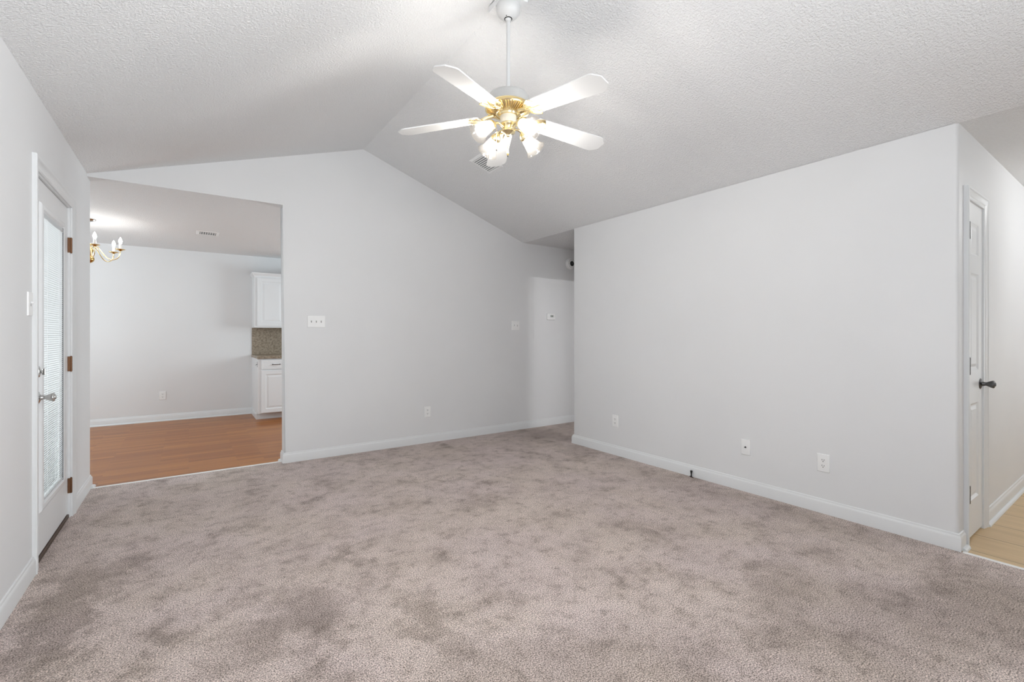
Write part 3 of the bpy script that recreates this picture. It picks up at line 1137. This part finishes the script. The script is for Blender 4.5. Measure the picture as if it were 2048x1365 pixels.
# face frame
for (a, b, c, d) in ((CXL, CXL + .055, .090, .884), (CXL + .42, CXL + .48, .090, .884), (CXL + K - .05, CXL + K, .090, .884), (CXL + .055, CXL + .42, .695, .735), (CXL + .48, CXL + K - .05, .695, .735),
                     (CXL + .055, CXL + .42, .862, .884), (CXL + .48, CXL + K - .05, .862, .884), (CXL + .055, CXL + .42, .090, .108), (CXL + .48, CXL + K - .05, .090, .108)):
    box(bm, a, b, FY, FY + .022, c, d)
ck('face_frame', bm, M['cab'])
bm = sweep(bmesh.new(), [(CXL, YD), (CXL, FY + .12), (CXL + K, FY + .12)], [(-.012, -.006), (0.010, -.006), (0.010, 0.020), (0.006, 0.07), (0.0, 0.075), (-.012, .075)])
ck('toe_board', bm, M['trim'])
for x0, x1 in ((CXL + .046, CXL + .432), (CXL + .468, CXL + K - .04)):
    bm = bmesh.new()
    panel_slab(bm, x0, x1, 0.100, 0.712, [(x0 + .055, x1 - .055, .100 + .055, .712 - .055)], PY(FY - .019), 0.019, [(0.006, -0.007), (0.016, -0.008), (0.040, -0.002)])
    dd = ck('cabinet_door', bm, M['cab'])
    bm = bmesh.new()
    panel_slab(bm, x0, x1, 0.734, 0.867, [(x0 + .02, x1 - .02, .734 + .02, .867 - .02)], PY(FY - .019), 0.019, [(0.003, 0.001), (0.010, 0.0)])
    dr = ck('drawer', bm, M['cab'])
    xm = (x0 + x1) / 2
    bm = tube(bmesh.new(), curve_pts([(xm - .048, FY - .019, .800), (xm - .046, FY - .036, .800), (xm - .030, FY - .046, .800), (xm, FY - .048, .800), (xm + .030, FY - .046, .800), (xm + .046, FY - .036, .800), (xm + .048, FY - .019, .800)], 36), 0.0045, 10)
    for s in (-1, 1):
        lathe(bm, [(0.0085, 0), (0.0085, 0.003), (0.005, 0.005)], 14, Matrix.Translation((xm + s * .048, FY - .019, .800)) @ Matrix.Rotation(R(90), 4, 'X'))
    h_ = obj('drawer_pull', bm, M['pewter'], dr, True)
    h_.data.transform(Matrix.Translation(-Vector(U0)))
# little metal catch on the side panel
bm = B(CXL - .003, CXL + .001, FY + .030, FY + .046, 0.765, 0.845, 0.001, 1)
prism(bm, [(0, 0.800), (0, 0.815), (-0.034, 0.796), (-0.034, 0.790)], lambda u, w, d: Vector((CXL - .002 + u * .6, FY + .038 - u * .6 + d, w)), -.003, .003)
cc = ck('towel_hook', bm, M['pewter'])
cc['label'] = 'small dark metal hook on the cabinet side'

bm = B(CXL - .008, CXL + K + .01, FY - .028, YD, 0.884, 0.926, 0.006, 3)
o = obj('countertop', bm, M['stone'])
tag(o, 'mottled taupe laminate countertop on the white base cabinet', 'countertop')
bm = B(CXL - .002, CXL + K + .01, YD - .012, YD, 0.926, 1.346, 0.001, 1)
tag(obj('backsplash', bm, M['stone']), 'full-height mottled taupe backsplash between counter and upper cabinet', 'backsplash')

UY = 8.030
U1 = (CXL, YD, 1.346)
t = thing('upper_cabinet', 'white upper cabinet with crown moulding above the taupe backsplash', 'kitchen cabinet', U1)
cu = lambda n, b, m, p=None, s=False, a=None: child(n, b, m, p or t, s, a, U1)
ztop = 2.140
cu('cabinet_body', B(CXL, CXL + K, UY + .02, YD, 1.346, ztop), M['cab'])
bm = bmesh.new()
for (a, b, c, d) in ((CXL, CXL + .05, 1.346, ztop), (CXL + .43, CXL + .47, 1.346, ztop), (CXL + K - .05, CXL + K, 1.346, ztop), (CXL + .05, CXL + .43, 1.346, 1.39), (CXL + .47, CXL + K - .05, 1.346, 1.39),
                     (CXL + .05, CXL + .43, 2.09, ztop), (CXL + .47, CXL + K - .05, 2.09, ztop)):
    box(bm, a, b, UY, UY + .022, c, d)
cu('face_frame', bm, M['cab'])
for x0, x1 in ((CXL + .040, CXL + .440), (CXL + .460, CXL + K - .03)):
    bm = bmesh.new()
    panel_slab(bm, x0, x1, 1.372, 2.108, [(x0 + .058, x1 - .058, 1.372 + .058, 2.108 - .058)], PY(UY - .019), 0.019, [(0.006, -0.007), (0.016, -0.008), (0.040, -0.002)])
    cu('cabinet_door', bm, M['cab'])
bm = sweep(bmesh.new(), [(CXL, YD), (CXL, UY), (CXL + K, UY)], [(-.015, 2.128), (0.004, 2.128), (0.006, 2.140), (0.016, 2.152), (0.028, 2.170), (0.034, 2.176), (0.034, 2.186), (-.015, 2.186)])
cu('crown_moulding', bm, M['cab'], None, True, 30)

# ------------------------------------------------------------------ ceiling fan
FX_, FY_ = 1.509, 2.198
F0 = (FX_, FY_, 3.13)
fan = thing('ceiling_fan', 'white five-blade ceiling fan with brass light kit hanging from the ridge', 'ceiling fan', F0)
Z0 = F0[2]


def fpart(name, bm, m, par=None, smooth=True, auto=40):
    return obj(name, bm, m, par or fan, smooth, None, auto)


def fl(prof, seg=48, cap=False):
    return lathe(bmesh.new(), [(r, z - Z0) for r, z in prof], seg, cap=cap)


fpart('mounting_block', B(-0.062, 0.077, -0.088, 0.115, -0.004, 0.034, 0.003, 2), M['ceil'], smooth=False)
fpart('canopy', fl([(0, 3.128), (0.066, 3.128), (0.069, 3.122), (0.069, 3.104), (0.066, 3.088), (0.057, 3.072), (0.043, 3.060), (0.030, 3.053), (0.0235, 3.051), (0.0225, 3.056), (0, 3.056)]), M['fanwhite'])
bm = fl([(0.0225, 3.0545), (0.0225, 3.050), (0.019, 3.0485), (0.0175, 3.0545)], 32)
for a in (35, 215):
    lathe(bm, [(0, 0), (0.004, 0), (0.004, 0.007), (0, 0.008)], 10, Matrix.Translation((0.0245 * math.cos(R(a)), 0.0245 * math.sin(R(a)), 3.057 - Z0)) @ Vector((0, 0, 1)).rotation_difference(Vector((math.cos(R(a)), math.sin(R(a)), -.4))).to_matrix().to_4x4(), cap=False)
fpart('canopy_gap', bm, M['black'])  # black ring stands for the shaded gap round the ball, plus two screws
fpart('hanger_ball', fl([(0, 3.062), (0.017, 3.058), (0.0185, 3.050), (0.0165, 3.043), (0.0115, 3.038), (0, 3.038)], 28), M['fanwhite'])
fpart('downrod', fl([(0.0108, 3.045), (0.0108, 2.635)], 20, True), M['fanwhite'])
fpart('motor_housing', fl([(0, 2.642), (0.022, 2.642), (0.024, 2.628), (0.060, 2.622), (0.095, 2.614), (0.112, 2.605), (0.1175, 2.596), (0.1185, 2.590), (0.1185, 2.556), (0.116, 2.546), (0, 2.546)], 64), M['motor'])
fpart('brass_band', fl([(0.112, 2.550), (0.121, 2.549), (0.124, 2.545), (0.124, 2.541), (0.120, 2.537), (0.128, 2.535), (0.1335, 2.531), (0.1345, 2.527), (0.131, 2.523), (0.112, 2.520)], 64), M['brass'])
bm = fl([(0.128, 2.5235), (0.120, 2.521), (0.070, 2.499), (0.060, 2.498), (0.056, 2.490), (0.050, 2.488), (0, 2.488)], 64)
for i in range(52):
    a = 2 * PI * i / 52
    rib = []
    c, s = math.cos(a), math.sin(a)
    p = [Vector((0.124, 0, 2.5215 - Z0)), Vector((0.098, 0, 2.5085 - Z0)), Vector((0.072, 0, 2.497 - Z0))]
    tube(bm, [Matrix.Rotation(a, 3, 'Z') @ q for q in p], [0.0042, 0.0034, 0.0024], 6)
fpart('vented_bowl', bm, M['brass'])
fpart('switch_cup', fl([(0.040, 2.496), (0.0455, 2.492), (0.0465, 2.486), (0.0465, 2.442), (0.044, 2.437), (0, 2.437)], 40), M['cream'])
fpart('light_fitter', fl([(0.0475, 2.4445), (0.049, 2.440), (0.0475, 2.436), (0.043, 2.430), (0.036, 2.418), (0.034, 2.408), (0.040, 2.404), (0.040, 2.398), (0.032, 2.393), (0.020, 2.389), (0.013, 2.382), (0.010, 2.374), (0, 2.371)], 40), M['brass'])

# blades: built along +X, drooping slightly, turned into place
DROOP, PITCH = R(4.6), R(11)
AZ0 = 207.6


def blade_xf(az):
    """local blade frame at the hub centre, z at the bracket height"""
    return Matrix.Translation((0, 0, 2.494 - Z0)) @ Matrix.Rotation(R(az), 4, 'Z') @ Matrix.Rotation(DROOP, 4, 'Y')


def blade_bm():
    bm = bmesh.new()
    tw = Matrix.Rotation(-PITCH, 4, 'X')
    r0, r1 = 0.165, 0.662
    hw0, hw1 = 0.056, 0.071
    poly = []
    # root end, gently rounded
    for i in range(9):
        a = R(90 + 180 * i / 8)
        poly.append((r0 + 0.020 + 0.020 * math.cos(a), hw0 * math.sin(a)))
    poly += [(r1 - 0.050, -hw1), (r1 - 0.034, -hw1 * 0.93), (r1 - 0.006, -hw1 * .52), (r1, -hw1 * .42),
             (r1, hw1 * .42), (r1 - 0.006, hw1 * .52), (r1 - 0.034, hw1 * .93), (r1 - 0.050, hw1)]
    prism(bm, poly, lambda u, w, d: tw @ Vector((u, w, d)), -0.003, 0.003)
    return bm


def bracket_bm():
    bm = bmesh.new()
    tw = Matrix.Rotation(-PITCH, 4, 'X')
    # arm from the motor out under the blade
    arm = [(0.085, 0, 0.012), (0.120, 0, 0.008), (0.150, 0, -0.002), (0.180, 0, -0.007)]
    tube(bm, arm, [0.013, 0.011, 0.011, 0.010], 8)
    # crescent plate hugging the blade root, with beaded scroll edge
    outer, inner = [], []
    n = 22
    for i in range(n + 1):
        a = R(98 + 164 * i / n)
        outer.append((0.222 + 0.074 * math.cos(a), 0.066 * math.sin(a)))
        sc = 0.012 + 0.010 * math.cos(R(i / n * 360 * 2.5)) ** 2
        inner.append((0.236 + (0.058 - sc * .3) * math.cos(a), (0.052 - sc * .6) * math.sin(a)))
    poly = outer + inner[::-1]
    a = [bm.verts.new(tw @ Vector((u, w, -0.0035))) for u, w in poly]
    b = [bm.verts.new(tw @ Vector((u, w, -0.0075))) for u, w in poly]
    m = n + 1
    for i in range(n):
        j0, j1 = 2 * m - 1 - i, 2 * m - 2 - i
        bm.faces.new((a[i], a[i + 1], a[j1], a[j0]))
        bm.faces.new((b[i], b[j0], b[j1], b[i + 1]))
    for i in range(2 * m):
        j = (i + 1) % (2 * m)
        bm.faces.new((a[i], b[i], b[j], a[j]))
    tube(bm, [tw @ Vector((u, w, -0.0075)) for u, w in outer], 0.0034, 8)
    tube(bm, [tw @ Vector((u, w, -0.0078)) for u, w in inner], 0.0024, 8)
    # ribs fanning across the plate
    for i in range(1, 12):
        k = int(i * n / 12)
        p, q = outer[k], inner[k]
        tube(bm, [tw @ Vector((p[0], p[1], -0.0078)), tw @ Vector((q[0], q[1], -0.0078))], 0.0020, 6)
    tube(bm, [tw @ Vector((0.165, 0, -0.006)), tw @ Vector((0.205, 0, -0.009)), tw @ Vector((0.240, 0, -0.006))], [0.008, 0.006, 0.003], 8)
    for (u, w) in ((0.225, 0.040), (0.225, -0.040), (0.245, 0)):
        lathe(bm, [(0, -0.011), (0.004, -0.010), (0.005, -0.006)], 10, tw @ Matrix.Translation((u, w, 0)), cap=False)
    return bm


b0 = None
for i in range(5):
    X = blade_xf(AZ0 + 72 * i)
    if b0 is None:
        b0 = fpart('blade', blade_bm(), M['blade'], smooth=False)
        k0 = obj('blade_bracket', bracket_bm(), M['brass'], b0, True)
        b0.matrix_local = X
    else:
        bi = b0.copy()
        COL.objects.link(bi)
        bi.parent = fan
        bi.matrix_local = X
        ki = k0.copy()
        COL.objects.link(ki)
        ki.parent = bi

# four lamps of the light kit
LAZ0 = 183.35
P_n = Vector((0.108, 0, 2.413 - Z0))
ax = Vector((0.0988, 0, -0.0650)).normalized()
rot = Vector((0, 0, 1)).rotation_difference(ax).to_matrix().to_4x4()
SM = Matrix.Translation(P_n) @ rot
lamp0 = None


def arm_bm():
    bm = tube(bmesh.new(), curve_pts([(0.036, 0, 2.420 - Z0), (0.055, 0, 2.428 - Z0), (0.078, 0, 2.430 - Z0), (0.097, 0, 2.421 - Z0), P_n], 22), 0.0068, 10)
    return bm


def socket_bm():
    return lathe(bmesh.new(), [(0, -0.014), (0.012, -0.013), (0.019, -0.006), (0.026, 0.004), (0.0305, 0.014), (0.0315, 0.022), (0.029, 0.024), (0.0, 0.022)], 32, SM, cap=False)


def shade_bm():
    prof = [(0.0265, 0.014), (0.0285, 0.024), (0.0325, 0.040), (0.0360, 0.058), (0.0395, 0.076), (0.0440, 0.092), (0.0505, 0.106), (0.0580, 0.116), (0.0592, 0.1175)]
    prof = [(r * (1.0 + 0.09 * max(0.0, (z - 0.02) / 0.1)), z * 1.03) for r, z in prof]
    inn = [(r - 0.0026, z + (0.0008 if i < len(prof) - 1 else -0.0006)) for i, (r, z) in enumerate(prof)]
    return lathe(bmesh.new(), prof + inn[::-1], 40, SM, cap=False)


def bulb_bm():
    prof = [(0.0, 0.020), (0.010, 0.020), (0.0110, 0.036), (0.0135, 0.052), (0.0185, 0.066), (0.0215, 0.078), (0.0200, 0.090), (0.0140, 0.099), (0.007, 0.1025), (0, 0.1035)]
    return lathe(bmesh.new(), prof, 28, SM, cap=False)


for i in range(4):
    rz = Matrix.Rotation(R(LAZ0 + 90 * i), 4, 'Z')
    if lamp0 is None:
        lamp0 = fpart('lamp_arm', arm_bm(), M['brass'])
        lamp0.matrix_local = rz
        subs = [obj('lamp_socket', socket_bm(), M['brass'], lamp0, True), obj('lamp_shade', shade_bm(), M['shade'], lamp0, True, auto=60),
                obj('light_bulb', bulb_bm(), M['bulb'], lamp0, True)]
        subs[1]['label'] = 'frosted bell glass shade'
    else:
        l = lamp0.copy()
        COL.objects.link(l)
        l.parent = fan
        l.matrix_local = rz
        for s_ in subs:
            c = s_.copy()
            COL.objects.link(c)
            c.parent = l

# two pull chains
for (dx, dy, ztop, zbot, mm) in ((-0.0015, 0.002, 2.376, 2.300, 'brassdk'), (-0.060, 0.030, 2.430, 2.330, 'brass')):
    bm = bmesh.new()
    zz = ztop
    while zz > zbot:
        bmesh.ops.create_icosphere(bm, subdivisions=1, radius=0.0016, matrix=Matrix.Translation((dx, dy, zz - Z0)))
        zz -= 0.0030
    ch = fpart('pull_chain', bm, M['brass'])
    pm = Matrix.Translation((dx, dy, zbot - Z0))
    pu = lathe(bmesh.new(), [(0, 0.004), (0.0025, 0.002), (0.0032, -0.006), (0.0055, -0.018), (0.0058, -0.028), (0.0040, -0.036), (0, -0.038)], 16, pm, cap=False)
    obj('chain_pendant', pu, M[mm], ch, True)
    obj('pendant_tip', lathe(bmesh.new(), [(0.0036, -0.0365), (0.0040, -0.040), (0.0030, -0.043), (0, -0.044)], 14, pm, cap=True), M['black'], ch, True)

# ------------------------------------------------------------------ chandelier
H0 = (-0.883, 6.679, ZD)
ch = thing('chandelier', 'brass candle-style chandelier half hidden past the patio door wall end', 'chandelier', H0)
hz = lambda z: z - H0[2]


def hl(prof, seg=32):
    return lathe(bmesh.new(), [(r, hz(z)) for r, z in prof], seg, cap=False)


obj('canopy', hl([(0, 2.478), (0.062, 2.478), (0.063, 2.472), (0.055, 2.463), (0.030, 2.452), (0.010, 2.446), (0, 2.446)]), M['chrome'], ch, True)
bm = bmesh.new()
z = 2.448
i = 0
while z > 2.225:
    pts = [Vector((0.008 * math.cos(a), 0, hz(z - .013) + 0.013 * math.sin(a))) for a in [2 * PI * k / 12 for k in range(13)]]
    if i % 2:
        pts = [Vector((0, p.x, p.z)) for p in pts]
    tube(bm, pts, 0.0018, 6, cap=False)
    z -= 0.020
    i += 1
obj('chain', bm, M['brassdk'], ch, True)
obj('centre_column', hl([(0, 2.232), (0.008, 2.230), (0.010, 2.215), (0.024, 2.205), (0.026, 2.196), (0.020, 2.186), (0.022, 2.176), (0.036, 2.165), (0.042, 2.150), (0.040, 2.130),
                         (0.028, 2.112), (0.020, 2.102), (0.022, 2.094), (0.016, 2.088), (0, 2.086)]), M['brassdk'], ch, True)
obj('ball_finial', hl([(0, 2.092), (0.018, 2.090), (0.036, 2.080), (0.047, 2.064), (0.050, 2.048), (0.046, 2.032), (0.034, 2.016), (0.016, 2.006), (0.008, 2.000), (0, 1.994)]), M['brassdk'], ch, True)
CR = 0.2748
A0 = None
for i in range(6):
    rz = Matrix.Rotation(R(287.46 + 60 * i), 4, 'Z')
    if A0 is None:
        bm = tube(bmesh.new(), curve_pts([(0.030, 0, hz(2.176)), (0.055, 0, hz(2.190)), (0.085, 0, hz(2.172)), (0.125, 0, hz(2.110)), (0.165, 0, hz(2.066)), (0.205, 0, hz(2.052)),
                                          (0.245, 0, hz(2.068)), (0.268, 0, hz(2.106)), (CR, 0, hz(2.160))], 44), 0.0055, 10)
        A0 = obj('arm', bm, M['brass'], ch, True)
        A0.matrix_local = rz
        cm = Matrix.Translation((CR, 0, 0))
        kids = [obj('drip_pan', lathe(bmesh.new(), [(0, hz(2.150)), (0.010, hz(2.152)), (0.020, hz(2.160)), (0.043, hz(2.168)), (0.044, hz(2.171)), (0.022, hz(2.167)), (0, hz(2.167))], 28, cm, cap=False), M['brassdk'], A0, True),
                obj('candle_sleeve', lathe(bmesh.new(), [(0, hz(2.166)), (0.0125, hz(2.166)), (0.0125, hz(2.228)), (0, hz(2.229))], 20, cm, cap=False), M['plate'], A0, True),
                obj('candle_bulb', lathe(bmesh.new(), [(0, hz(2.228)), (0.008, hz(2.229)), (0.011, hz(2.238)), (0.0165, hz(2.254)), (0.0160, hz(2.266)), (0.010, hz(2.284)), (0.004, hz(2.298)), (0, hz(2.304))], 20, cm, cap=False), M['cbulb'], A0, True)]
    else:
        a = A0.copy()
        COL.objects.link(a)
        a.parent = ch
        a.matrix_local = rz
        for s_ in kids:
            c = s_.copy()
            COL.objects.link(c)
            c.parent = a
